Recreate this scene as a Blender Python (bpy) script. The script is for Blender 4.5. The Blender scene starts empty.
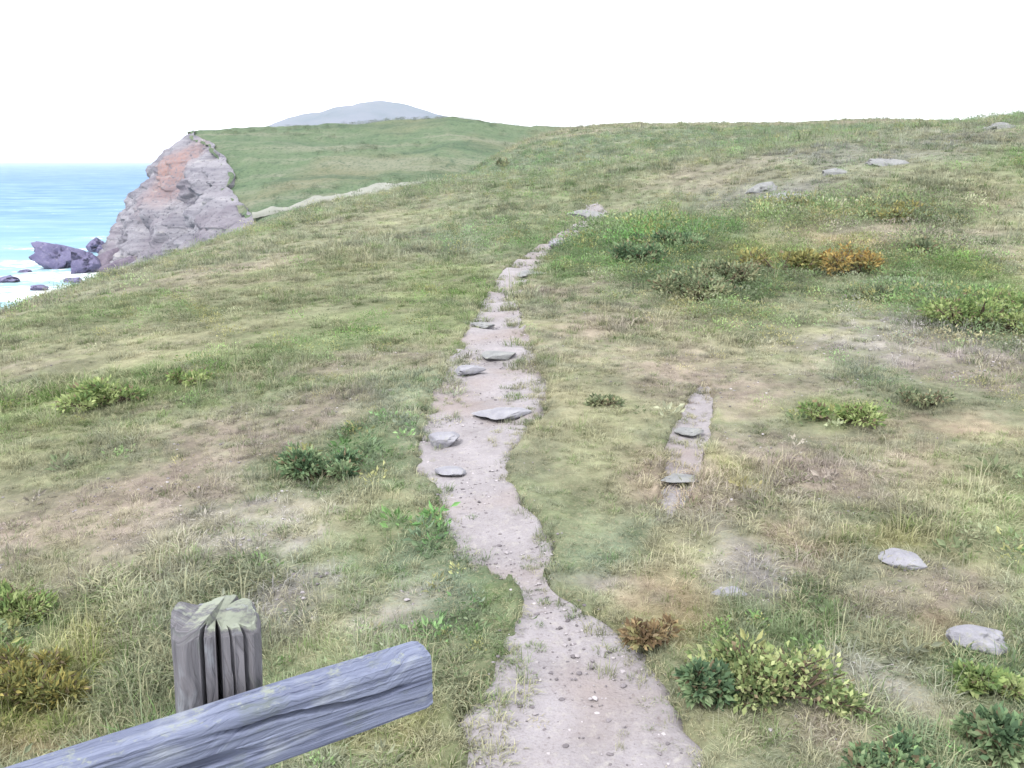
import bpy, bmesh, math, random
import numpy as np
from mathutils import Vector, Matrix

random.seed(7)
RNG = np.random.default_rng(7)
scene = bpy.context.scene
COL = scene.collection
R = math.radians

# ------------------------------------------------------------------ camera numbers
W, H = 1024, 768
FPX = 887.0
PITCH = R(14.2)
EYE = 1.65
SEA_Z = -23.35

# ------------------------------------------------------------------ noise
_perm = np.random.default_rng(11).permutation(4096)
_perm = np.concatenate([_perm, _perm, _perm])
_val = np.random.default_rng(12).random(4096) * 2 - 1


def _h2(i, j):
    return _val[_perm[(_perm[i & 4095] + j) & 4095]]


def vnoise(x, y):
    x = np.asarray(x, float); y = np.asarray(y, float)
    i = np.floor(x).astype(int); j = np.floor(y).astype(int)
    u = x - i; v = y - j
    u = u * u * u * (u * (u * 6 - 15) + 10); v = v * v * v * (v * (v * 6 - 15) + 10)
    a = _h2(i, j); b = _h2(i + 1, j); c = _h2(i, j + 1); d = _h2(i + 1, j + 1)
    return (a * (1 - u) + b * u) * (1 - v) + (c * (1 - u) + d * u) * v


def fbm(x, y, o=4, gain=.5):
    s = 0; a = 1; n = 0
    for k in range(o):
        s = s + a * vnoise(x * 2 ** k + 17.3 * k, y * 2 ** k - 9.1 * k); n += a; a *= gain
    return s / n


def vnoise3(x, y, z):
    k = np.floor(z).astype(int); w = z - k; w = w * w * (3 - 2 * w)
    a = vnoise(x + k * 37.17, y + k * 11.31); b = vnoise(x + (k + 1) * 37.17, y + (k + 1) * 11.31)
    return a * (1 - w) + b * w


def fbm3(x, y, z, o=4, gain=.5):
    s = 0; a = 1; n = 0
    for k in range(o):
        s = s + a * vnoise3(x * 2 ** k + 5.2 * k, y * 2 ** k + 1.7 * k, z * 2 ** k + 3.1 * k); n += a; a *= gain
    return s / n


def sstep(a, b, x):
    t = np.clip((x - a) / (b - a), 0, 1)
    return t * t * (3 - 2 * t)


# ------------------------------------------------------------------ terrain
_cy = np.arange(-60, 400, .5)
_cz = np.interp(_cy, [-60, -20, -5, 0, 3, 6, 10, 15, 22, 28, 34, 45, 70, 95, 120, 160, 400],
                [-2, -.6, -.1, 0, .01, .03, .10, .27, .55, .76, .95, 1.55, 3.7, 5.1, 5.2, 2, -40])
_ker = np.exp(-.5 * (np.arange(-8, 9) / 3.) ** 2); _ker /= _ker.sum()
_cz = np.convolve(np.pad(_cz, 8, mode='edge'), _ker, mode='valid')


def ground_h(x, y):
    x = np.asarray(x, float); y = np.asarray(y, float)
    c = np.interp(y, _cy, _cz)
    u = -x
    u0 = np.interp(y, [-20, 0, 10, 17, 24, 34, 45, 60, 90, 160], [15, 13, 12.2, 11.3, 11.0, 10.2, 5.0, 2.2, -.5, 0])
    wd = np.interp(y, [-20, 0, 30, 80], [3.2, 3.2, 3.0, 3.5])
    slope = .85
    f = slope * wd * np.logaddexp(0, (u - u0) / wd) - slope * wd * np.logaddexp(0, (-12 - u0) / wd)
    f = f + .035 * np.clip(u, 0, 30)
    rr = np.clip(x, 0, None)
    right = .124 * (np.sqrt(rr * rr + 9) - 3) * sstep(5, 32, y) * (1 - .93 * sstep(28, 72, y)) + .0005 * np.clip(rr, 0, 40) ** 2 * sstep(12, 40, y) * (1 - .96 * sstep(28, 66, y))
    hump = .85 * np.exp(-(((x - 9) / 7.) ** 2 + ((y - 27) / 8.) ** 2))
    d = np.hypot(x, y)
    und = .05 * fbm(x * .55 + 3, y * .55, 3) + .022 * fbm(x * 2.1, y * 2.1 + 4, 3) * sstep(0, 2, d)
    und = und + .32 * fbm(x * .11 + 8, y * .11, 3) * sstep(6, 25, d)
    return c - f + right + hump * sstep(8, 20, y) + und


def head_ridge(x):
    return np.interp(x, [-110, -86, -79, -60, -30, -15, 0, 40, 130], [8.5, 8.9, 9.2, 9.6, 11.3, 12.4, 10.4, 9.0, 5.0])


def head_h(x, y):
    x = np.asarray(x, float); y = np.asarray(y, float)
    ry = 238 + (x + 85) * .05
    q = ry - y
    z = head_ridge(x) - np.where(q > 0, .245 * (np.sqrt(q * q + 100) - 10), .5 * (np.sqrt(q * q + 400) - 20))
    z = z + 2.6 * fbm(x * .03, y * .03 + 5, 4) * sstep(0, 34, np.abs(q)) + .55 * fbm(x * .13, y * .13, 4)
    return z


# ------------------------------------------------------------------ pixel -> world
SP, CP = math.sin(PITCH), math.cos(PITCH)


def ray(px, py):
    a = px - W / 2; b = py - H / 2
    v = np.array([a, FPX * CP - b * SP, -(FPX * SP + b * CP)])
    return v / np.linalg.norm(v)


_ts = np.exp(np.linspace(math.log(.8), math.log(420), 5000))


def on(px, py, fn=ground_h):
    """where the line of sight through a place in the photo meets the terrain"""
    v = ray(px, py)
    X = v[0] * _ts; Y = v[1] * _ts; Z = EYE + v[2] * _ts
    hit = np.nonzero(Z < fn(X, Y))[0]
    k = hit[0] if len(hit) else len(_ts) - 1
    x, y = X[k], Y[k]
    return float(x), float(y), float(fn(x, y))


def px_m(p):
    """metres per photo pixel at a point"""
    return (p[1] * CP + (EYE - p[2]) * SP) / FPX


# ------------------------------------------------------------------ helpers
def lin(c):
    out = []
    for v in c:
        v = v / 255.
        out.append(v / 12.92 if v <= .04045 else ((v + .055) / 1.055) ** 2.4)
    return np.array(out)


KLIGHT = 2.35      # how much brighter the picture shows a surface than its base colour


def alb(r, g, b, k=KLIGHT):
    return np.clip(lin((r, g, b)) / k, .004, .8)


def mesh_obj(name, verts, faces, mat=None, parent=None, smooth=True, attrs=None):
    me = bpy.data.meshes.new(name)
    verts = np.asarray(verts, np.float32)
    if isinstance(faces, np.ndarray):
        nf, k = faces.shape
        me.vertices.add(len(verts)); me.vertices.foreach_set('co', verts.ravel())
        me.loops.add(nf * k); me.loops.foreach_set('vertex_index', faces.astype(np.int32).ravel())
        me.polygons.add(nf)
        me.polygons.foreach_set('loop_start', np.arange(0, nf * k, k, dtype=np.int32))
        me.polygons.foreach_set('loop_total', np.full(nf, k, np.int32))
        me.update(calc_edges=True); me.validate()
    else:
        me.from_pydata([tuple(map(float, v)) for v in verts], [], faces); me.update()
    if smooth:
        me.polygons.foreach_set('use_smooth', np.ones(len(me.polygons), bool))
    for k, a in (attrs or {}).items():
        a = np.asarray(a, np.float32)
        if a.ndim == 1:
            at = me.attributes.new(k, 'FLOAT', 'POINT'); at.data.foreach_set('value', a)
        else:
            a4 = np.ones((len(a), 4), np.float32); a4[:, :3] = a
            at = me.attributes.new(k, 'FLOAT_COLOR', 'POINT'); at.data.foreach_set('color', a4.ravel())
    if mat: me.materials.append(mat)
    o = bpy.data.objects.new(name, me); COL.objects.link(o)
    if parent: o.parent = parent
    return o


def grid_faces(nu, nv):
    i = np.arange(nu - 1)[:, None] * nv + np.arange(nv - 1)[None, :]
    return np.stack([i, i + nv, i + nv + 1, i + 1], -1).reshape(-1, 4)


def tag(o, label=None, cat=None, group=None, kind=None):
    if label: o['label'] = label
    if cat: o['category'] = cat
    if group: o['group'] = group
    if kind: o['kind'] = kind
    return o


def empty(name, loc):
    o = bpy.data.objects.new(name, None); COL.objects.link(o); o.location = loc; o.empty_display_size = .1
    return o


class NT:
    def __init__(self, name):
        self.m = bpy.data.materials.new(name); self.m.use_nodes = True
        self.t = self.m.node_tree; self.t.nodes.clear()
        self.out = self.n('ShaderNodeOutputMaterial')

    def n(self, typ, **kw):
        nd = self.t.nodes.new(typ)
        for k, v in kw.items():
            if k.startswith('i_'):
                key = k[2:]; nd.inputs[int(key) if key.isdigit() else key].default_value = v
            else: setattr(nd, k, v)
        return nd

    def l(self, a, b): self.t.links.new(a, b)

    def noise(self, scale, detail=5, rough=.6, vec=None, dist=0):
        nd = self.n('ShaderNodeTexNoise'); nd.inputs['Scale'].default_value = scale
        nd.inputs['Detail'].default_value = detail; nd.inputs['Roughness'].default_value = rough
        nd.inputs['Distortion'].default_value = dist
        if vec is not None: self.l(vec, nd.inputs['Vector'])
        return nd.outputs['Fac']

    def ramp(self, fac, stops):
        nd = self.n('ShaderNodeValToRGB')
        el = nd.color_ramp.elements
        while len(el) < len(stops): el.new(.5)
        for e, (p, c) in zip(el, stops):
            e.position = p; e.color = (c, c, c, 1) if np.isscalar(c) else (*c, 1)
        self.l(fac, nd.inputs['Fac'])
        return nd.outputs['Color']

    def mix(self, fac, a, b, mode='MIX'):
        nd = self.n('ShaderNodeMix', data_type='RGBA', blend_type=mode)
        for s, v in ((0, fac), (6, a), (7, b)):
            if hasattr(v, 'is_output'): self.l(v, nd.inputs[s])
            elif s == 0: nd.inputs[0].default_value = v
            else: nd.inputs[s].default_value = (*v, 1) if len(v) == 3 else v
        return nd.outputs[2]

    def math(self, op, a, b=None):
        nd = self.n('ShaderNodeMath', operation=op)
        for s, v in ((0, a), (1, b)):
            if v is None: continue
            if hasattr(v, 'is_output'): self.l(v, nd.inputs[s])
            else: nd.inputs[s].default_value = v
        return nd.outputs[0]

    def attr(self, name, inst=False):
        nd = self.n('ShaderNodeAttribute', attribute_name=name)
        if inst: nd.attribute_type = 'INSTANCER'
        return nd

    def pos(self):
        return self.n('ShaderNodeNewGeometry').outputs['Position']

    def mapped(self, vec, sc):
        nd = self.n('ShaderNodeMapping'); nd.inputs['Scale'].default_value = sc; self.l(vec, nd.inputs['Vector'])
        return nd.outputs['Vector']

    def bump(self, h, strength=.5, dist=.02):
        nd = self.n('ShaderNodeBump'); nd.inputs['Strength'].default_value = strength
        nd.inputs['Distance'].default_value = dist; self.l(h, nd.inputs['Height'])
        return nd.outputs['Normal']

    def principled(self, col, rough=.95, normal=None, spec=.15):
        p = self.n('ShaderNodeBsdfPrincipled')
        if hasattr(col, 'is_output'): self.l(col, p.inputs['Base Color'])
        else: p.inputs['Base Color'].default_value = (*col, 1)
        if hasattr(rough, 'is_output'): self.l(rough, p.inputs['Roughness'])
        else: p.inputs['Roughness'].default_value = rough
        p.inputs['Specular IOR Level'].default_value = spec
        if normal is not None: self.l(normal, p.inputs['Normal'])
        return p

    def done(self, sh):
        self.l(sh, self.out.inputs['Surface']); return self.m


# ------------------------------------------------------------------ vegetation colour zones (what grows where)
OLIVE = (152, 158, 112); GREEN = (128, 158, 84); BRIGHT = (140, 170, 66); DEEP = (104, 146, 84)
STRAW = (186, 178, 134); PINK = (190, 166, 155); RUST = (180, 153, 130); SOIL = (188, 177, 178)
COOL = (140, 160, 128); YELL = (174, 168, 74); DARK = (108, 122, 84); GREY = (160, 154, 164); ORNG = (186, 156, 112); BARE = (192, 187, 190)
# photo x, y, radius x, radius y, colour, weight
ZONES = [
    (110, 390, 75, 30, BRIGHT, 1.3), (185, 372, 40, 18, GREEN, 1), (55, 460, 80, 40, OLIVE, 1), (40, 600, 70, 45, GREEN, 1.2),
    (20, 700, 70, 45, YELL, 1.2), (95, 650, 40, 40, YELL, .9), (15, 745, 50, 20, ORNG, 1.0), (130, 700, 60, 40, OLIVE, 1),
    (320, 462, 55, 18, DEEP, 1.6), (270, 425, 65, 18, PINK, 1.2), (190, 490, 42, 42, PINK, 1.2), (90, 520, 90, 30, PINK, .9),
    (230, 530, 70, 25, SOIL, .8), (310, 590, 30, 35, SOIL, 1.1), (395, 620, 35, 30, SOIL, 1.1), (330, 640, 70, 30, STRAW, 1),
    (410, 520, 40, 35, DEEP, .9), (400, 560, 40, 25, COOL, 1), (60, 430, 90, 20, STRAW, .8), (30, 340, 90, 25, OLIVE, 1),
    (250, 300, 110, 28, OLIVE, .9), (180, 330, 70, 22, STRAW, .9), (300, 350, 70, 22, GREEN, .7), (360, 300, 60, 22, OLIVE, 1),
    (345, 265, 80, 16, STRAW, .9), (430, 295, 38, 28, BRIGHT, .9), (400, 340, 50, 30, OLIVE, 1), (360, 410, 55, 30, COOL, .9),
    (445, 240, 60, 20, COOL, 1), (390, 225, 50, 16, STRAW, .7), (120, 560, 90, 25, STRAW, .8), (455, 600, 30, 40, COOL, 1),
    (455, 720, 25, 40, OLIVE, 1.2), (400, 745, 50, 22, YELL, 1.0),
    (500, 170, 60, 16, COOL, 1), (560, 190, 60, 20, GREEN, .6), (640, 165, 60, 14, STRAW, .6), (700, 180, 60, 12, PINK, .8),
    (600, 140, 120, 10, COOL, 1.2), (850, 155, 90, 8, GREY, 1.3), (790, 192, 75, 14, GREY, 1.5), (950, 138, 90, 8, GREY, 1.1), (760, 150, 90, 10, COOL, 1.2), (900, 185, 90, 12, OLIVE, 1.4), (1000, 160, 60, 12, GREEN, 1.2),
    (960, 180, 60, 25, STRAW, .9), (880, 205, 60, 16, OLIVE, .8), (640, 250, 70, 24, DEEP, 2.2), (700, 270, 75, 28, DARK, 2.0), (610, 235, 50, 14, GREEN, 1.4),
    (770, 255, 30, 22, YELL, .8), (845, 250, 30, 20, ORNG, 1.2), (975, 300, 70, 30, GREEN, 1.6), (1010, 285, 40, 20, BRIGHT, 1.2),
    (900, 290, 50, 20, COOL, .9), (590, 300, 60, 30, PINK, .6), (570, 270, 30, 25, GREEN, .5), (690, 330, 90, 26, STRAW, 1),
    (690, 370, 60, 30, PINK, 1.1), (560, 400, 45, 35, STRAW, .9), (620, 400, 40, 30, OLIVE, .9), (840, 370, 60, 14, COOL, .8),
    (835, 412, 48, 16, BRIGHT, 1.4), (940, 350, 90, 22, SOIL, .9), (985, 365, 50, 22, PINK, 1.1), (930, 400, 60, 16, DARK, .7),
    (820, 470, 90, 26, PINK, 1.2), (840, 500, 40, 14, GREEN, .9),
    (640, 480, 45, 30, RUST, .9), (580, 470, 40, 45, OLIVE, 1.1), (590, 540, 40, 30, COOL, 1), (720, 480, 30, 26, YELL, .6),
    (950, 440, 90, 30, RUST, .6), (960, 500, 70, 30, STRAW, .9), (900, 540, 50, 20, YELL, .5), (790, 540, 50, 26, RUST, .9),
    (735, 565, 45, 22, SOIL, 1.2), (670, 560, 40, 18, STRAW, 1), (655, 600, 40, 28, ORNG, 1.2), (600, 590, 40, 16, SOIL, .8),
    (770, 640, 75, 45, GREEN, 1.6), (700, 650, 24, 30, DEEP, 1.2), (880, 640, 50, 30, OLIVE, .9), (850, 680, 60, 26, SOIL, .9),
    (890, 610, 50, 16, PINK, .9), (960, 640, 50, 24, ORNG, .5), (960, 600, 50, 20, PINK, 1), (1000, 690, 40, 30, DEEP, 1.4),
    (740, 720, 60, 30, OLIVE, 1.0), (820, 740, 50, 20, PINK, .8), (900, 745, 60, 22, DEEP, 1.0), (700, 745, 30, 20, STRAW, .9),
]
_zx, _zr, _zc, _zw = [], [], [], []
for (px, py, rx, ry, c, w) in ZONES:
    p = on(px, py)
    if c in (PINK, RUST, SOIL, ORNG): w *= 1.5
    a = on(px - rx, py); b = on(px, min(767, py + ry)); t = on(px, max(126, py - ry))
    _zx.append(p[:2]); _zr.append((max(.06, math.hypot(p[0] - a[0], p[1] - a[1])),
                                   max(.08, min(abs(t[1] - b[1]) * .5, 6 + p[1] * .12))))
    _zc.append(alb(*c)); _zw.append(w)
_zx = np.array(_zx); _zr = np.array(_zr); _zc = np.array(_zc); _zw = np.array(_zw)


def tint_at(x, y):
    x = np.asarray(x, float); y = np.asarray(y, float)
    d = np.hypot(x, y) + .5
    s = np.clip(d * .10, .12, 3)
    wx = x + s * .55 * fbm(x * .8 / np.sqrt(s), y * .8 / np.sqrt(s) + 31, 3)
    wy = y + s * 1.1 * fbm(x * .8 / np.sqrt(s) + 77, y * .8 / np.sqrt(s), 3)
    n1 = fbm(x * .33 + 1.5, y * .33, 4)[..., None]; n2 = fbm(x * 1.7 + 40, y * 1.7, 4)[..., None]; n3 = fbm(x * .9 - 20, y * .9 + 8, 3)[..., None]
    base = alb(162, 166, 130) * (1 + .0 * n1)
    base = base + (alb(*STRAW) - base) * sstep(.02, .45, n2) * .8
    base = base + (alb(*GREEN) - base) * sstep(.05, .5, n1) * .7
    base = base + (alb(*PINK) - base) * sstep(.12, .5, n3) * .7
    acc = base * .35; tw = np.full(x.shape + (1,), .35)
    brk = 1.7 * fbm(x * 3.1 + 11, y * 3.1, 4) + 1.9 * fbm(x * 11 + 3, y * 11, 3)
    brk2 = 2.0 * fbm(x * .6 + 11, y * .6, 4)
    for k in range(len(_zx)):
        q = (brk if _zx[k, 1] < 12 else brk2) + .15 + ((wx - _zx[k, 0]) / _zr[k, 0]) ** 2 + ((wy - _zx[k, 1]) / _zr[k, 1]) ** 2
        g = (_zw[k] * np.exp(-np.clip(q, -.4, None) * 1.3))[..., None]
        acc = acc + g * _zc[k]; tw = tw + g
    out = acc / tw
    m = (.5 * n2 + .5 * fbm(x * 5, y * 5, 3)[..., None])
    lum = (out @ np.array([.25, .65, .10]))[..., None]
    out = lum + (out - lum) * .70
    out = out * np.array([1.05, 1.09, 1.15])
    return np.clip(out * (1 + .72 * m), .01, .7)


# ------------------------------------------------------------------ path course
PATH_PX = [(600, 900, 160), (590, 830, 135), (585, 768, 112), (580, 700, 103), (570, 650, 74), (558, 618, 50), (547, 600, 24), (540, 588, 9), (528, 575, 14), (514, 562, 36),
           (506, 540, 46), (488, 510, 38), (475, 480, 36), (459, 455, 40), (470, 430, 50), (484, 405, 52), (490, 385, 46),
           (492, 360, 38), (495, 330, 32), (499, 300, 22), (512, 275, 18), (544, 250, 15), (580, 228, 13), (600, 214, 12), (590, 202, 7)]
SIDE_PX = [(706, 380, 4), (701, 396, 11), (697, 415, 16), (690, 440, 17), (684, 464, 19), (676, 488, 16), (668, 508, 9), (660, 524, 3)]


def _sm(a, s=9):
    k = np.exp(-.5 * (np.arange(-3 * s, 3 * s + 1) / s) ** 2); k /= k.sum()
    return np.convolve(np.pad(a, 3 * s, mode='edge'), k, mode='valid')


def course(pxs, start=None):
    pp = []
    for (px, py, hw) in pxs:
        p = on(px, py); pp.append((p[0], p[1], hw * px_m(p) * (1.0 if py > 660 else (.88 if py > 600 else (1.06 if 350 < py < 566 else (.9 if py > 566 else .85))))))
    pp = np.array(pp)
    if start: pp = np.vstack([[pp[0, 0] + start[0], start[1], start[2]], pp])
    sl = np.concatenate([[0], np.cumsum(np.hypot(np.diff(pp[:, 0]), np.diff(pp[:, 1])))])
    ss = np.linspace(0, sl[-1], int(sl[-1] / .04))
    return [_sm(np.interp(ss, sl, pp[:, k]), 3 if k == 2 else 5) for k in range(3)] + [ss]


MAIN = course(PATH_PX, (.1, -3.0, .35)); SIDE = course(SIDE_PX)
PX_, PY_, PW_, _ss = MAIN


def path_ratio(x, y):
    """distance from the nearest path's middle in half widths"""
    x = np.asarray(x, float).ravel(); y = np.asarray(y, float).ravel()
    out = np.full(len(x), 9.); sel = np.nonzero((y < 34) & (np.abs(x) < 6))[0]
    for (cx, cy, cw, _) in (MAIN, SIDE):
        step = 3
        for c in range(0, len(sel), 20000):
            k = sel[c:c + 20000]
            d2 = (x[k, None] - cx[None, ::step]) ** 2 + (y[k, None] - cy[None, ::step]) ** 2
            j = d2.argmin(1)
            out[k] = np.minimum(out[k], np.sqrt(d2[np.arange(len(k)), j]) / cw[::step][j])
    return out


# ------------------------------------------------------------------ ground
def surf_h(x, y):
    """the ground as built: hollowed under the paths, finely lumpy close by"""
    x = np.asarray(x, float); y = np.asarray(y, float)
    z = ground_h(x, y)
    pr = path_ratio(x, y).reshape(x.shape)
    n = fbm(x * 4.5, y * 4.5, 4)
    z = z - .085 * (1 - sstep(.85, 1.25, pr + .38 * n)) + .012 * np.exp(-((pr - 1.3) / .25) ** 2)
    near = 1 - sstep(8, 25, np.hypot(x, y + .9))
    return z + near * (.012 * fbm(x * 7, y * 7 + 3, 3) + .005 * vnoise(x * 40, y * 40))


def build_ground():
    th = np.radians(np.concatenate([np.arange(-115, -42, .8), np.arange(-42, 42, .2), np.arange(42, 116, .8)]))
    rr = np.exp(np.arange(math.log(.45), math.log(185), .011))
    T, Rr = np.meshgrid(th, rr, indexing='ij')
    X = np.sin(T) * Rr; Y = np.cos(T) * Rr - .9
    Z = surf_h(X, Y)
    V = np.stack([X, Y, Z], -1).reshape(-1, 3)
    tint = tint_at(X.ravel(), Y.ravel())
    f = grid_faces(len(th), len(rr))
    n = NT('turf_ground')
    P = n.pos()
    t = n.attr('tint').outputs['Color']
    a = n.noise(9, 8, .72, P); b = n.noise(1.3, 6, .65, P); c = n.noise(55, 5, .7, P)
    col = n.mix(n.ramp(a, [(.3, 0.), (.7, 1.)]), n.mix(1, t, (.52, .52, .48), 'MULTIPLY'), n.mix(1, t, (1.12, 1.10, 1.02), 'MULTIPLY'))
    col = n.mix(n.ramp(c, [(.52, 0.), (.66, .6)]), col, tuple(alb(190, 180, 152)))
    d2 = n.noise(130, 4, .75, P)
    col = n.mix(n.ramp(d2, [(.34, .75), (.46, 0.)]), col, n.mix(1, col, (.45, .46, .40), 'MULTIPLY'))
    col = n.mix(n.ramp(b, [(.35, .45), (.5, 0.)]), col, n.mix(1, col, (.8, 1.0, .7), 'MULTIPLY'))
    hgt = n.math('ADD', n.math('MULTIPLY', a, .6), n.math('MULTIPLY', c, .4))
    p = n.principled(col, .97, n.bump(hgt, .6, .03), .08)
    o = mesh_obj('ground', V, f, n.done(p.outputs[0]), attrs={'tint': tint})
    tag(o, kind='structure')


build_ground()


# ------------------------------------------------------------------ path ribbon
def earth_mat():
    n = NT('trodden_earth')
    P = n.pos()
    a = n.noise(3.2, 7, .65, P); b = n.noise(26, 6, .7, P); c = n.noise(110, 3, .6, P); g = n.noise(1.1, 4, .5, P)
    col = n.mix(n.ramp(a, [(.3, 0.), (.7, 1.)]), tuple(alb(172, 167, 172)), tuple(alb(202, 197, 204)))
    col = n.mix(n.ramp(b, [(.52, 0.), (.68, .65)]), col, tuple(alb(212, 208, 204)))
    col = n.mix(n.ramp(b, [(.3, .7), (.42, 0.)]), col, tuple(alb(134, 124, 126)))
    col = n.mix(n.ramp(g, [(.5, 0.), (.66, .5)]), col, tuple(alb(172, 154, 146)))
    vo = n.n('ShaderNodeTexVoronoi'); vo.inputs['Scale'].default_value = 42; n.l(P, vo.inputs['Vector'])
    peb = n.ramp(vo.outputs['Distance'], [(.0, 1.), (.35, 0.)])
    hg = n.math('ADD', n.math('MULTIPLY', b, .8), n.math('ADD', n.math('MULTIPLY', c, .35), n.math('MULTIPLY', peb, .35)))
    col = n.mix(n.ramp(c, [(.3, .35), (.5, 0.)]), col, tuple(alb(140, 130, 126)))
    p = n.principled(col, .93, n.bump(hg, .7, .012), .15)
    return n.done(p.outputs[0])


M_EARTH = earth_mat()


def build_path(PX_, PY_, PW_, ss, steps, ragged=.28):
    nv = 41
    v = np.linspace(-1.35, 1.35, nv)
    dx = np.gradient(PX_); dy = np.gradient(PY_); L = np.hypot(dx, dy); nx, ny = dy / L, -dx / L
    el = 1 + ragged * fbm(ss * 2.2, ss * 0 + 3, 3) + .12 * fbm(ss * 9, ss * 0, 2)
    er = 1 + ragged * fbm(ss * 2.2, ss * 0 + 60, 3) + .12 * fbm(ss * 9, ss * 0 + 20, 2)
    e = np.where(v[None, :] < 0, el[:, None], er[:, None])
    off = v[None, :] * PW_[:, None] * e
    X = PX_[:, None] + nx[:, None] * off; Y = PY_[:, None] + ny[:, None] * off
    prof = np.clip(np.abs(v), 0, 1.35)[None, :]
    Z = ground_h(X, Y) - .022 - .012 * (1 - prof ** 2) - .07 * sstep(1.05, 1.35, prof)
    Z = Z + .010 * fbm(X * 5, Y * 5, 4) + .004 * vnoise(X * 30, Y * 30)
    # worn earth steps further up
    d = Y
    st = .06 * (np.abs(((d * 1.15 + .5 * fbm(X * 1.2, Y * 1.2, 2)) % 1) - .5) * 2 - .5) * sstep(5, 8, d)
    if steps: Z = Z + st * (prof < 1.0)
    V = np.stack([X, Y, Z], -1).reshape(-1, 3)
    o = mesh_obj('path', V, grid_faces(len(ss), nv), M_EARTH)
    tag(o, kind='structure')


build_path(*MAIN, True)
build_path(*SIDE, False, .95)


# ------------------------------------------------------------------ headland, cliff, hill
EDGE = np.array([(-62, 300), (-78, 272), (-86, 250), (-83, 236), (-74, 219), (-65, 203), (-58, 187), (-52, 172), (-47, 160), (-40, 148), (-33, 136), (-26, 122), (-20, 108)], float)
_el = np.concatenate([[0], np.cumsum(np.hypot(*np.diff(EDGE, axis=0).T))])


def edge_pts(n):
    s = np.linspace(0, _el[-1], n)
    ex = _sm(np.interp(s, _el, EDGE[:, 0]), max(2, n // 70)); ey = _sm(np.interp(s, _el, EDGE[:, 1]), max(2, n // 70))
    ex = ex + 1.6 * fbm(s * .12, s * 0, 3); ey = ey + 1.0 * fbm(s * .12, s * 0 + 9, 3)
    return s, ex, ey


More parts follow.
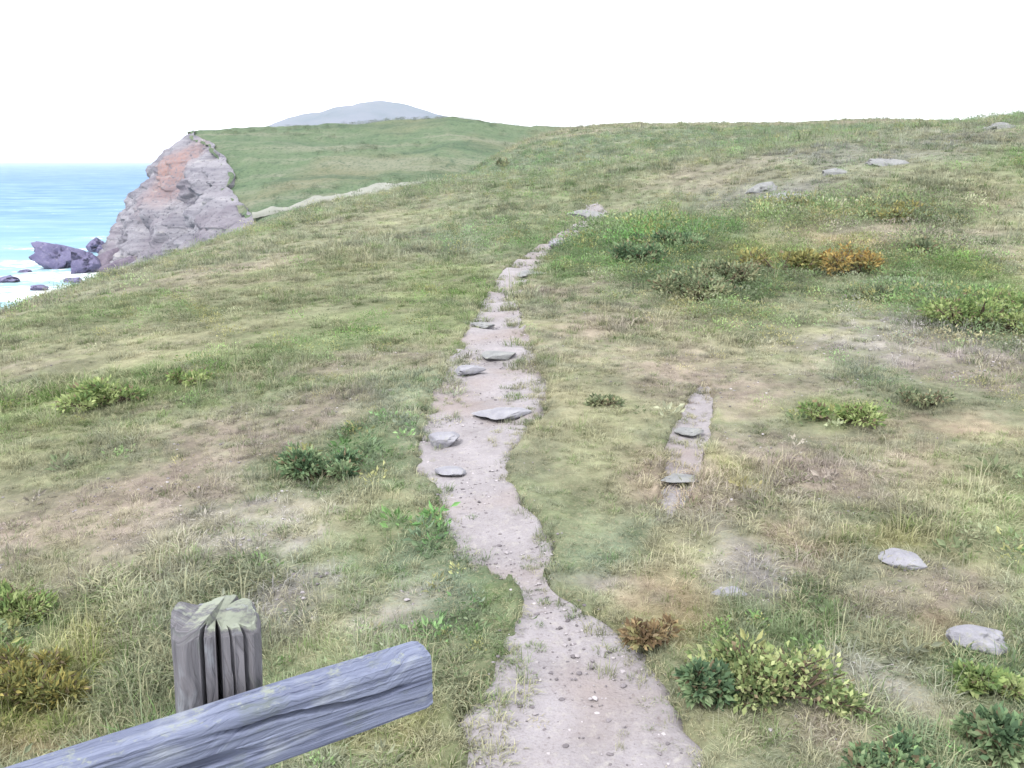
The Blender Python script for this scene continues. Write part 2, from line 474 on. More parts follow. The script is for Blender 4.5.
def build_headland():
    s, ex, ey = edge_pts(420)
    # rows run inland (to the right) from the cliff edge
    k = np.concatenate([np.linspace(-1.2, 30, 60), np.linspace(30.8, 290, 210)])
    dx = np.gradient(ex); dy = np.gradient(ey); L = np.hypot(dx, dy)
    X = ex[:, None] + k[None, :]; Y = ey[:, None] + .0 * k[None, :]
    Z = head_h(X, Y)
    Z = Z - .9 * np.exp(-np.clip(k, 0, None) / 2.5)[None, :] * (1 + fbm(X * .3, Y * .3, 3)) + .25 * fbm(X * .6, Y * .6, 3)
    n = NT('headland_turf')
    P = n.pos()
    a = n.noise(.05, 6, .6, P); b = n.noise(.35, 7, .7, P); c = n.noise(1.6, 5, .7, P)
    e = n.noise(.022, 5, .6, P, .6)
    st_ = n.noise(1., 6, .65, n.mapped(P, (.018, .11, .11)), .5)
    col = n.mix(n.ramp(a, [(.38, 0.), (.62, 1.)]), tuple(alb(118, 142, 112)), tuple(alb(136, 156, 124)))
    col = n.mix(n.ramp(e, [(.50, 0.), (.62, .85)]), col, tuple(alb(154, 154, 128)))
    col = n.mix(n.ramp(e, [(.34, .8), (.42, 0.)]), col, tuple(alb(102, 130, 104)))
    col = n.mix(n.ramp(st_, [(.52, 0.), (.62, .8)]), col, tuple(alb(166, 170, 150)))
    col = n.mix(n.ramp(st_, [(.36, .7), (.44, 0.)]), col, tuple(alb(98, 122, 100)))
    col = n.mix(n.ramp(b, [(.5, 0.), (.68, .6)]), col, tuple(alb(152, 160, 138)))
    col = n.mix(n.ramp(b, [(.32, .85), (.44, 0.)]), col, tuple(alb(96, 120, 98)))
    col = n.mix(n.ramp(c, [(.35, .7), (.5, 0.)]), col, tuple(alb(86, 106, 88)))
    p = n.principled(col, .97, n.bump(n.math('ADD', b, c), .8, .5), .05)
    o = mesh_obj('headland', np.stack([X, Y, Z], -1).reshape(-1, 3), grid_faces(len(s), len(k)), n.done(p.outputs[0]))
    tag(o, kind='structure')

    # cliff face from the turf edge down into the sea
    s, ex, ey = edge_pts(620)
    nx = -np.abs(_sm(np.gradient(ey), 12)); tx = _sm(np.gradient(ex), 12); ty = _sm(np.gradient(ey), 12)
    L = np.hypot(tx, ty); ox, oy = ty / L, -tx / L     # outward: seaward
    flip = np.sign(-ox); ox, oy = ox * flip, oy * flip
    nt = 130; t = np.linspace(0, 1, nt)
    top = head_h(ex, ey) - .15
    bot = SEA_Z - 3
    hgt = top - bot
    lean = (.26 * t + .26 * t ** 2.2 + .08 * sstep(.35, .45, t) + .16 * sstep(0, .22, t))
    X = ex[:, None] + ox[:, None] * lean[None, :] * hgt[:, None]
    Y = ey[:, None] + oy[:, None] * lean[None, :] * hgt[:, None]
    Z = top[:, None] - t[None, :] * hgt[:, None]
    S = np.broadcast_to(s[:, None], X.shape)
    warp = .18 * Z + S * .0
    r1 = 1 - np.abs(fbm3(S * .075 + warp * .35, Z * .05, Z * 0 + 2, 4)) * 2.2
    r2 = 1 - np.abs(fbm3(S * .22 - warp * .5, Z * .16, Z * 0 + 8, 4)) * 2.2
    r3 = fbm3(S * .9, Z * .7, Z * 0, 3)
    ledge = (np.floor((Z + .35 * S) / 3.1 + 1.2 * fbm(S * .1, Z * .1, 2)) % 2) * .5
    disp = (3.9 * r1 + 1.5 * r2 + .3 * r3 + ledge - 2.3) * sstep(0, .07, t)[None, :]
    X = X + ox[:, None] * disp; Y = Y + oy[:, None] * disp
    Z = Z + .8 * fbm(S * .3, Z * .3 + 40, 3) * sstep(0, .1, t)[None, :]
    n = NT('cliff_rock')
    P = n.pos()
    st = n.n('ShaderNodeMapping'); st.inputs['Rotation'].default_value = (.5, .35, .3); st.inputs['Scale'].default_value = (.14, .14, 1.3); n.l(P, st.inputs['Vector'])
    a = n.noise(.07, 5, .6, P); b = n.noise(.5, 7, .7, st.outputs[0], .4); c = n.noise(1.4, 6, .7, P)
    col = n.mix(n.ramp(b, [(.32, 0.), (.68, 1.)]), tuple(alb(134, 132, 148)), tuple(alb(206, 204, 214)))
    rs = n.n('ShaderNodeVectorMath', operation='DISTANCE'); n.l(P, rs.inputs[0]); rs.inputs[1].default_value = (-77, 214, -4)
    near = n.ramp(n.math('DIVIDE', rs.outputs['Value'], 15.), [(.35, 1.), (.95, 0.)])
    col = n.mix(n.math('MULTIPLY', near, n.ramp(c, [(.38, 0.), (.52, .9)])), col, tuple(alb(198, 158, 150)))
    col = n.mix(n.ramp(a, [(.5, 0.), (.64, .5)]), col, tuple(alb(150, 140, 156)))
    col = n.mix(n.ramp(c, [(.34, .9), (.44, 0.)]), col, tuple(alb(92, 92, 110)))
    col = n.mix(n.ramp(b, [(.60, 0.), (.70, .8)]), col, tuple(alb(210, 208, 206)))
    p = n.principled(col, .9, n.bump(n.math('ADD', b, c), .9, .6), .2)
    o = mesh_obj('cliff', np.stack([X, Y, Z], -1).reshape(-1, 3), grid_faces(len(s), nt), n.done(p.outputs[0]), smooth=False)
    tag(o, kind='structure')

    # pale bare track along the foot of the headland slope
    pts = [on(px, py, head_h) for (px, py) in [(250, 217), (275, 211), (305, 204), (340, 197), (375, 190), (415, 187), (445, 186)]]
    pts = np.array(pts); l = np.concatenate([[0], np.cumsum(np.hypot(*np.diff(pts[:, :2], axis=0).T))])
    s = np.linspace(0, l[-1], 160)
    cx = _sm(np.interp(s, l, pts[:, 0]), 4); cy = _sm(np.interp(s, l, pts[:, 1]), 4)
    w = (.7 + 1.5 * sstep(.2, .7, s / l[-1])) * (1 - .85 * sstep(.72, 1, s / l[-1])) * (1.25 + 1.1 * fbm(s * .16, s * 0, 3))
    dx = np.gradient(cx); dy = np.gradient(cy); L = np.hypot(dx, dy)
    v = np.linspace(-1, 1, 13)
    X = cx[:, None] + (dy / L)[:, None] * v * w[:, None]; Y = cy[:, None] - (dx / L)[:, None] * v * w[:, None]
    Z = head_h(X, Y) + .42 - .75 * v[None, :] ** 4 + .38 * fbm(X * .45, Y * .3, 3)
    n = NT('bare_track'); P = n.pos()
    a = n.noise(.4, 6, .7, P)
    p = n.principled(n.mix(a, tuple(alb(164, 168, 160)), tuple(alb(198, 200, 192))), .95, n.bump(n.noise(2, 5, .7, P), .5, .1), .1)
    o = mesh_obj('track', np.stack([X, Y, Z], -1).reshape(-1, 3), grid_faces(len(s), len(v)), n.done(p.outputs[0]))
    tag(o, kind='structure')


build_headland()


def build_hill():
    u = np.linspace(-1, 1, 150); v = np.linspace(-1, 1, 70)
    D = 3500.; sc = D / 1250.
    U, V = np.meshgrid(u, v, indexing='ij')
    cx = (372 - 512) / 922. * D
    X = cx + U * 420 * sc; Y = D + V * 330 * sc
    prof = np.interp(U * 420, [-420, -210, -150, -105, -70, -38, -10, 15, 45, 80, 150, 230, 420], [-60, -60, 40, 60, 66, 76, 80, 80, 75, 66, 50, 25, -60])
    Z = (prof * sc + 40) * np.exp(-(V / .55) ** 2) - 40 + 26 * fbm(X * .0035, Y * .0035, 5) - 6
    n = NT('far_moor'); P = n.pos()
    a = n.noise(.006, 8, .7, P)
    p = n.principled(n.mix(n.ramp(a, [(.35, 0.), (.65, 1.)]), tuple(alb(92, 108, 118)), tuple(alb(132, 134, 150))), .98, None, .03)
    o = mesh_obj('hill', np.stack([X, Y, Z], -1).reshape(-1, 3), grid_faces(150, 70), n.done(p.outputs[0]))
    tag(o, kind='structure')


build_hill()


# ------------------------------------------------------------------ sea
def build_sea():
    rr = np.exp(np.linspace(math.log(20), math.log(14000), 280)); th = np.radians(np.linspace(-100, 100, 300))
    T, Q = np.meshgrid(th, rr, indexing='ij')
    X = np.sin(T) * Q; Y = np.cos(T) * Q
    damp = np.clip(1.2 - Q / 900, 0, 1)
    Z = SEA_Z + damp * (.35 * fbm(X * .05, Y * .09, 4) + .12 * fbm(X * .3, Y * .3, 2))
    # nearness of the rocky shore
    s, ex, ey = edge_pts(60)
    pts = np.vstack([np.stack([ex, ey], -1) + np.array([-15, -5]), [(-28, 60), (-30, 40), (-33, 20), (-36, 0)], [(-84, 176), (-96, 200), (-103, 214), (-88, 190)]])
    dmin = np.full(X.size, 1e9); xf, yf = X.ravel(), Y.ravel()
    for q in pts: dmin = np.minimum(dmin, np.hypot(xf - q[0], yf - q[1]))
    shore = np.exp(-dmin / 34.)
    n = NT('sea_water'); P = n.pos()
    m = n.mapped(P, (.55, 1.3, 1))
    w1 = n.noise(.06, 8, .62, m, .6); w2 = n.noise(.5, 6, .65, m); lo = n.noise(.011, 5, .6, m, .8)
    sh = n.attr('shore').outputs['Fac']
    sep = n.n('ShaderNodeSeparateXYZ'); n.l(P, sep.inputs[0])
    deep = n.ramp(n.math('DIVIDE', sep.outputs['Y'], 1200.), [(.13, 0.), (.36, .75), (1., 1.)])
    col = n.mix(deep, (.15, .28, .35), (.03, .10, .27))
    col = n.mix(n.ramp(w1, [(.42, 0.), (.62, .5)]), col, (.19, .31, .36))
    foam = n.math('ADD', n.math('MULTIPLY', sh, .74), n.math('MULTIPLY', n.math('SUBTRACT', w1, .5), 2.2))
    foam = n.math('ADD', foam, n.math('MULTIPLY', n.math('SUBTRACT', w2, .5), 2.2))
    fm = n.ramp(foam, [(.50, 0.), (.78, 1.)])
    band = n.ramp(n.math('ADD', lo, n.math('MULTIPLY', sh, .25)), [(.56, 0.), (.72, .45)])
    col = n.mix(band, col, (.22, .32, .34))
    col = n.mix(fm, col, (.62, .66, .68))
    rough = n.mix(fm, (.55, .55, .55), (.9, .9, .9))
    nb_ = n.bump(n.math('ADD', w1, n.math('MULTIPLY', w2, .3)), .45, 1.0)
    p = n.n('ShaderNodeMixShader'); df = n.n('ShaderNodeBsdfDiffuse'); gl = n.n('ShaderNodeBsdfGlossy'); p.inputs[0].default_value = .07
    n.l(col, df.inputs[0]); n.l(nb_, df.inputs['Normal']); n.l(nb_, gl.inputs['Normal']); n.l(rough, gl.inputs['Roughness'])
    n.l(df.outputs[0], p.inputs[1]); n.l(gl.outputs[0], p.inputs[2])
    o = mesh_obj('sea', np.stack([X, Y, Z], -1).reshape(-1, 3), grid_faces(300, 280)[:, ::-1], n.done(p.outputs[0]), attrs={'shore': shore})
    tag(o, kind='structure')


build_sea()


# ------------------------------------------------------------------ rocks and stones
def rock_mat(name, c1, c2, c3, sc):
    n = NT(name); tc = n.n('ShaderNodeTexCoord').outputs['Object']
    a = n.noise(sc, 7, .68, tc); b = n.noise(sc * 5, 6, .7, tc)
    col = n.mix(n.ramp(a, [(.3, 0.), (.68, 1.)]), tuple(alb(*c1)), tuple(alb(*c2)))
    col = n.mix(n.ramp(b, [(.55, 0.), (.66, .7)]), col, tuple(alb(*c3)))
    return n.done(n.principled(col, .9, n.bump(n.math('ADD', a, b), .7, .12 / sc), .2).outputs[0])


M_STONE = rock_mat('pale_stone', (164, 164, 178), (206, 206, 216), (184, 186, 176), 9)
M_GREY = rock_mat('grey_stone', (150, 153, 158), (190, 192, 194), (196, 198, 186), 5)
M_SEAROCK = rock_mat('shore_rock', (112, 108, 152), (152, 148, 188), (180, 176, 204), .3)
M_BROWNROCK = rock_mat('brown_shore_rock', (116, 106, 128), (158, 146, 164), (176, 170, 182), .3)


def stone(name, p, size, mat, sink=.35, rot=0, seed=0, sub=4, craggy=.28, freq=1.1, label=None, cat='stone', group=None, facet=False):
    bm = bmesh.new(); bmesh.ops.create_icosphere(bm, subdivisions=sub, radius=1)
    v = np.array([w.co for w in bm.verts])
    q = v * freq + seed * 7.31
    d = 1 + craggy * fbm3(q[:, 0] + 30, q[:, 1] + 30, q[:, 2] + 30, 4) * 1.6
    # a few flat cleavage faces
    rg = np.random.default_rng(100 + seed)
    v = v * d[:, None]
    for _ in range(14):
        nn = rg.normal(size=3); nn /= np.linalg.norm(nn); h = rg.uniform(.5, .85)
        ex = np.clip(v @ nn - h, 0, None); v = v - ex[:, None] * nn * .85
    v = v * np.array(size) * .5
    c, s_ = math.cos(rot), math.sin(rot)
    v = v @ np.array([[c, s_, 0], [-s_, c, 0], [0, 0, 1]])
    f = np.array([[w.index for w in fa.verts] for fa in bm.faces]); bm.free()
    o = mesh_obj(name, v, f, mat, smooth=not facet)
    o.location = (p[0], p[1], p[2] + size[2] * (.5 - sink))
    tag(o, label, cat, group)
    return o


# stones lying in the turf and in the path: photo place, width in photo pixels, height share, material, label
STONES = [
    (902, 562, 62, .34, M_STONE, 'flat pale stone half sunk in the dry turf with a dark lower edge'),
    (972, 640, 66, .46, M_STONE, 'rounded bluish grey stone on orange brown turf near the right edge'),
    (730, 592, 50, .22, M_STONE, 'thin pale stone flake behind the leafy yellow green plant'),
    (467, 372, 34, .42, M_STONE, 'small whitish stone on the left edge of the path where it steps up'),
    (446, 440, 40, .40, M_STONE, 'whitish stone on the left edge of the path at its leftward bulge'),
    (505, 412, 64, .16, M_STONE, 'flat slab bedded in the widest middle stretch of the path'),
    (452, 470, 44, .22, M_STONE, 'low flat stone in the path just below the whitish edge stone'),
    (500, 354, 46, .2, M_GREY, 'grey slab at the right side of the upper path'),
    (484, 324, 34, .24, M_GREY, 'grey slab on the left side of the upper path'),
    (556, 246, 16, .8, M_STONE, 'little white stone far up where the path bends right'),
    (534, 273, 44, .14, M_GREY, 'narrow greenish grey slab at the start of the far bend in the path'),
    (690, 430, 38, .2, M_GREY, 'pale grey slab in the faint side track on the right slope'),
    (680, 478, 42, .16, M_GREY, 'low grey slab at the near end of the faint side track'),
]
for i, (px, py, wpx, hs, m, lab) in enumerate(STONES):
    p = on(px, py); w = wpx * px_m(p)
    stone('stone', p, (w, w * (.75 if hs > .3 else .62), w * hs), m, .40 if hs > .3 else .62, random.uniform(-.3, .3), i, 5, .42, 1.1, lab, 'stone', 'stones in the turf and path')

# grey rock outcrops on the far right slope
OUT = [(790, 200, 60, .28, 'long blue grey outcrop on the far right slope above the orange bush'),
       (760, 190, 40, .25, 'small grey outcrop left of the long blue grey one'),
       (836, 172, 46, .22, 'grey outcrop high on the right slope just under the skyline'),
       (885, 164, 60, .16, 'dark flat outcrop on the skyline slope right of the high grey one'),
       (594, 216, 44, .14, 'pinkish grey flat outcrop where the path goes out of sight'),
       (1000, 128, 40, .25, 'grey outcrop breaking the skyline at the far right')]
for i, (px, py, wpx, hs, lab) in enumerate(OUT):
    p = on(px, py); w = wpx * px_m(p)
    stone('rock_outcrop', p, (w, w * .7, w * hs * 2), M_GREY, .62, 0, 40 + i, 5, .55, 1.3, lab, 'rock', 'outcrops on the right slope')


# sea rocks at the cliff foot
def at_sea(px, py):
    v = ray(px, py); t = (SEA_Z - EYE) / v[2]
    return v[0] * t, v[1] * t, SEA_Z


SR = [(62, 268, 44, 1.0, M_SEAROCK, 'tall violet grey sea rock standing in the surf at the left end'),
      (86, 272, 44, .9, M_SEAROCK, 'violet grey sea rock beside the tall one, white water around it'),
      (110, 270, 46, .7, M_BROWNROCK, 'brownish mauve rock at the foot of the cliff'),
      (140, 274, 60, .6, M_BROWNROCK, 'long brown rock ledge under the cliff behind the grass edge'),
      (178, 270, 56, .55, M_BROWNROCK, 'low brown ledge under the pink part of the cliff'),
      (8, 281, 26, .35, M_SEAROCK, 'dark low rock awash in foam at the left edge'),
      (40, 290, 24, .4, M_SEAROCK, 'small wet rock in foam below the violet sea rocks'),
      (98, 252, 26, .8, M_SEAROCK, 'grey rock at the left foot of the cliff'),
      (112, 258, 34, .7, M_SEAROCK, 'violet rock wedged between the cliff foot and the mauve rock'),
      (128, 264, 40, .6, M_BROWNROCK, 'mauve rock against the cliff just right of the wedged violet one'),
      (74, 282, 22, .4, M_SEAROCK, 'small violet rock in white water just above the grass edge'),
      (26, 272, 14, .4, M_SEAROCK, 'very small dark rock in the surf left of the tall violet rock')]
for i, (px, py, wpx, hs, m, lab) in enumerate(SR):
    p = at_sea(px, py); w = wpx * px_m(p)
    stone('sea_rock', p, (w, w * .8, w * hs), m, .30, random.uniform(-.5, .5), 60 + i, 5, .75, 2.1, lab, 'sea rock', 'rocks in the surf', facet=True)


# ------------------------------------------------------------------ weathered timber
def wood_mat(name, c1, c2, c3):
    n = NT(name)
    gv = n.attr('grain').outputs['Vector']          # x along the timber, y around it
    m = n.mapped(gv, (2.2, 40, 1)); m2 = n.mapped(gv, (6, 170, 1)); m3 = n.mapped(gv, (7, 14, 1))
    a = n.noise(1.0, 7, .65, m, .5); b = n.noise(1.0, 5, .7, m2); c = n.noise(1.0, 5, .6, m3)
    col = n.mix(n.ramp(a, [(.3, 0.), (.7, 1.)]), tuple(alb(*c1)), tuple(alb(*c2)))
    col = n.mix(n.ramp(b, [(.33, .7), (.46, 0.)]), col, tuple(alb(*c3)))
    col = n.mix(n.ramp(c, [(.54, 0.), (.7, .75)]), col, tuple(alb(196, 204, 216)))
    col = n.mix(n.ramp(c, [(.3, .7), (.42, 0.)]), col, tuple(alb(130, 140, 134)))
    li = n.attr('lichen').outputs['Fac']
    lf = n.ramp(n.math('ADD', li, n.math('MULTIPLY', n.math('SUBTRACT', n.noise(30, 5, .7, n.pos()), .5), 1.1)), [(.45, 0.), (.62, .92)])
    lc = n.mix(n.noise(60, 4, .6, n.pos()), tuple(alb(170, 180, 162)), tuple(alb(206, 214, 196)))
    col = n.mix(lf, col, lc)
    return n.done(n.principled(col, .88, n.bump(n.math('ADD', n.math('MULTIPLY', a, .6), n.math('MULTIPLY', b, .9)), .8, .005), .15).outputs[0])


M_POST = wood_mat('weathered_grey_post', (112, 112, 120), (164, 162, 170), (72, 70, 76))
M_RAIL = wood_mat('weathered_blue_grey_rail', (122, 130, 160), (172, 182, 212), (76, 82, 112))


def sweep(name, outline_fn, length, nseg, mat, parent, lichen_fn, axis='z'):
    """timber swept along its length; outline_fn(s) -> closed outline (n,2); ends closed by a fan with a slightly uneven face"""
    S = np.linspace(0, length, nseg); rings = []; gr = []; li = []
    n = None
    for s in S:
        o = outline_fn(s); n = len(o)
        per = np.concatenate([[0], np.cumsum(np.hypot(*np.diff(o, axis=0).T))])
        rings.append(np.column_stack([o, np.full(n, s)])); gr.append(np.column_stack([np.full(n, s), per, np.zeros(n)])); li.append(lichen_fn(s, o))
    V = np.concatenate(rings); G = np.concatenate(gr); Lc = np.concatenate(li)
    f = []
    for i in range(nseg - 1):
        for j in range(n):
            k = (j + 1) % n
            f.append((i * n + j, i * n + k, (i + 1) * n + k, (i + 1) * n + j))
    f.append(tuple(range(n))[::-1]); f.append(tuple((nseg - 1) * n + j for j in range(n)))
    o = mesh_obj(name, V, f, mat, parent, smooth=False, attrs={'lichen': Lc})
    at = o.data.attributes.new('grain', 'FLOAT_VECTOR', 'POINT'); at.data.foreach_set('vector', G.astype(np.float32).ravel())
    return o


def post_outline(seed, half, notches, rot=-1.19):
    ang = np.linspace(0, 2 * math.pi, 180, endpoint=False)

    def fn(s):
        ca, sa = np.cos(ang), np.sin(ang)
        r = half / (np.abs(np.cos(ang - rot)) ** 6 + np.abs(np.sin(ang - rot)) ** 6) ** (1 / 6)
        r = r * (1 + .05 * fbm(ang * 2.0 + seed, ang * 0 + s * 1.2, 3)) + .0025 * vnoise(ang * 14 + seed, ang * 0 + s * 7)
        for (a0, wd, dp, s0) in notches:
            a = a0 + .10 * fbm(np.array([s * 2.2 + a0]), np.array([seed + .5]), 2)[0]
            dd = np.abs((ang - a + math.pi) % (2 * math.pi) - math.pi)
            k = dp * (.55 + .45 * math.sin(s * 5 + a0)) if s0 < 0 else dp * float(sstep(s0 - .02, s0 + .25, np.array(s)))
            r = r - k * np.clip(1 - dd / wd, 0, 1) ** .7
        return np.column_stack([r * ca, r * sa])
    return fn


def build_fence():
    pc = (-.612, 1.530)
    root = empty('timber_fence', (pc[0], pc[1], float(ground_h(*pc))))
    tag(root, 'weathered grey timber fence, split stub post and one thick rail beside the path', 'fence')
    topz = .788
    g = float(ground_h(*pc))
    # stub post: cracks on the side that faces the path walker
    front = math.atan2(-pc[1], -pc[0]); front_n = (math.cos(front), math.sin(front))
    nt = [(front - .03, .06, .075, .30), (front - .40, .05, .04, .45), (front + .62, .06, .02, .1), (front + 2.5, .08, .05, .3), (front + .30, .03, .02, .5)]
    L = topz - g + .35

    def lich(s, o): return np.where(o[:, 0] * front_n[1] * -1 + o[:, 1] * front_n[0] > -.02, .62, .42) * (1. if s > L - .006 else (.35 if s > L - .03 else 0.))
    base_fn = post_outline(3., .079, nt)

    def fn(s):
        o = base_fn(s)
        k = 1 - .10 * max(0, (s - (L - .012)) / .012)
        return o * k
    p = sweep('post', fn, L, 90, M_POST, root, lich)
    v = np.array([w.co for w in p.data.vertices])
    topm = v[:, 2] > L - .2
    v[:, 2] += topm * (.012 * vnoise(v[:, 0] * 22, v[:, 1] * 22) - .10 * (v[:, 1] * .2 + v[:, 0] * .25)) * sstep(L - .2, L, v[:, 2])
    p.data.vertices.foreach_set('co', v.astype(np.float32).ravel())
    p.location = (0, 0, -.35); p.rotation_euler = (R(-2), R(1.5), 0)
    # rail nailed to the near side of the post
    A = np.array([-.160, 1.592, .690]); B = np.array([-.776, 1.220, .676])
    d = (B - A) / np.linalg.norm(B - A); Lr = 2.15
    nrm = np.array([-d[1], d[0], 0]); nrm /= np.linalg.norm(nrm)
    if nrm @ np.array([0, -1, 0]) < 0: nrm = -nrm            # towards the walker
    hw, hh = .036, .062
    # outline: x across (towards walker +), y up
    base = []
    for (x0, y0, x1, y1, k) in [(-1, -1, 1, -1, 22), (1, -1, 1, 1, 44), (1, 1, -1, 1, 26), (-1, 1, -1, -1, 30)]:
        for t in np.linspace(0, 1, k, endpoint=False): base.append((x0 + (x1 - x0) * t, y0 + (y1 - y0) * t))
    base = np.array(base)
    rr = np.maximum(np.abs(base[:, 0]) ** 14 + np.abs(base[:, 1]) ** 14, 1e-6) ** (1 / 14)
    base = base / rr[:, None]
    face = base[:, 0] > .9

    def rfn(s):
        o = base * np.array([hw, hh])
        q = base * 1.3
        o = o * (1 + .05 * fbm3(q[:, 0] + 9, q[:, 1] + 9, q[:, 0] * 0 + s * 3.2, 3)[:, None])
        o = o * (1 - .07 * math.exp(-s / .005))
        cr = .35 + .30 * vnoise(np.array([s * 2.0]), np.array([3.]))[0] + .06 * vnoise(np.array([s * 16.]), np.array([5.]))[0]
        k = .030 * sstep(.03, .10, np.array(s)) * (1 - sstep(.34, .46, np.array(s)))
        cr2 = -.05 + .9 * (s - .62) + .08 * vnoise(np.array([s * 12.]), np.array([15.]))[0]
        k2 = .040 * sstep(.34, .46, np.array(s)) * (1 - sstep(.86, 1.0, np.array(s)))
        for c_, k_, w_ in ((cr, k, .12), (cr2, k2, .20), (-.5 + .1 * math.sin(s * 9), .006, .06)):
            o[:, 0] -= face * k_ * np.clip(1 - np.abs(base[:, 1] - c_) / w_, 0, 1)
        o += .0016 * np.column_stack([vnoise(base[:, 1] * 14 + 3, base[:, 0] * 14 + s * 5), vnoise(base[:, 0] * 14, base[:, 1] * 14 + s * 5 + 9)])
        return o

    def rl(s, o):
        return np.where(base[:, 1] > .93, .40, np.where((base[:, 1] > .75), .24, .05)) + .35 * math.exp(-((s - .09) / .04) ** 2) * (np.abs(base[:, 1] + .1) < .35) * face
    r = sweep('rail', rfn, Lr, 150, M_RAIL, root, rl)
    loc = A - np.array([pc[0], pc[1], g]) - nrm * hw - np.array([0, 0, hh])
    M = Matrix(((nrm[0], 0, d[0], loc[0]), (nrm[1], 0, d[1], loc[1]), (nrm[2], 1, d[2], loc[2]), (0, 0, 0, 1)))
    if M.to_3x3().determinant() < 0:
        # keep a right handed frame: mirror the across axis inside the mesh
        v = np.array([w.co for w in r.data.vertices]); v[:, 0] *= -1
        r.data.vertices.foreach_set('co', v.astype(np.float32).ravel()); r.data.flip_normals()
        M = Matrix(((-nrm[0], 0, d[0], loc[0]), (-nrm[1], 0, d[1], loc[1]), (-nrm[2], 1, d[2], loc[2]), (0, 0, 0, 1)))
    r.matrix_local = M
    # second post carrying the rail's other end
    q = A + d * 1.85 - nrm * (.075 + 2 * hw + .002)
    g2 = float(ground_h(q[0], q[1]))
    p2 = sweep('post', post_outline(8., .08, [(front, .07, .05, .3), (front + 1.2, .05, .03, .3)]), .78 - g2 + .35, 60, M_POST, root,
               lambda s, o: np.full(len(o), .1))
    p2.location = (q[0] - pc[0], q[1] - pc[1], g2 - g - .35)
    # rusty bolt head on the rail in front of the stub post
    return root


build_fence()


# ------------------------------------------------------------------ shrubs and leafy plants
def leaf_mat(name, trans=.4):
    n = NT(name)
    c = n.attr('tint').outputs['Color']
    df = n.n('ShaderNodeBsdfDiffuse'); tr = n.n('ShaderNodeBsdfTranslucent'); mx = n.n('ShaderNodeMixShader')
    n.l(c, df.inputs[0]); n.l(c, tr.inputs[0]); mx.inputs[0].default_value = trans
    n.l(df.outputs[0], mx.inputs[1]); n.l(tr.outputs[0], mx.inputs[2])
    return n.done(mx.outputs[0])


M_LEAF = leaf_mat('leaf')
nb = NT('woody_stem'); M_STEM = nb.done(nb.principled(nb.mix(nb.noise(20, 5, .6, nb.pos()), tuple(alb(96, 84, 72)), tuple(alb(140, 126, 110))), .95).outputs[0])


def leaves(P, D, size, width, cols, rg, fold=.25):
    """one pointed leaf per point: 4 corner rhombus folded along its midrib"""
    n = len(P)
    D = D / np.linalg.norm(D, axis=1)[:, None]
    up = rg.normal(size=(n, 3)); side = np.cross(D, up); side /= np.linalg.norm(side, axis=1)[:, None] + 1e-9
    nn = np.cross(side, D)
    L = size * rg.uniform(.4, 1.5, n)[:, None]; Wd = L * width
    a = P; b = P + D * L * .5 + side * Wd * .5 + nn * L * fold * .3; c = P + D * L - nn * L * fold * .35; d = P + D * L * .5 - side * Wd * .5 + nn * L * fold * .3
    V = np.stack([a, b, c, d], 1).reshape(-1, 3)
    F = np.arange(n * 4).reshape(n, 4)
    T = np.repeat(cols, 4, 0)
    return V, F, T


def tube(p0, p1, r0, r1, n=6, seg=5, bend=None):
    p0 = np.array(p0); p1 = np.array(p1); V = []; F = []
    ax = p1 - p0; ln = np.linalg.norm(ax); ax = ax / ln
    s = np.cross(ax, [.3, .9, .1]); s /= np.linalg.norm(s); t = np.cross(ax, s)
    for i in range(seg + 1):
        k = i / seg; c = p0 + (p1 - p0) * k + (np.array(bend) * math.sin(k * math.pi) if bend is not None else 0)
        r = r0 + (r1 - r0) * k
        for j in range(n):
            a = 2 * math.pi * j / n; V.append(c + r * (math.cos(a) * s + math.sin(a) * t))
    for i in range(seg):
        for j in range(n): F.append((i * n + j, i * n + (j + 1) % n, (i + 1) * n + (j + 1) % n, (i + 1) * n + j))
    return V, F


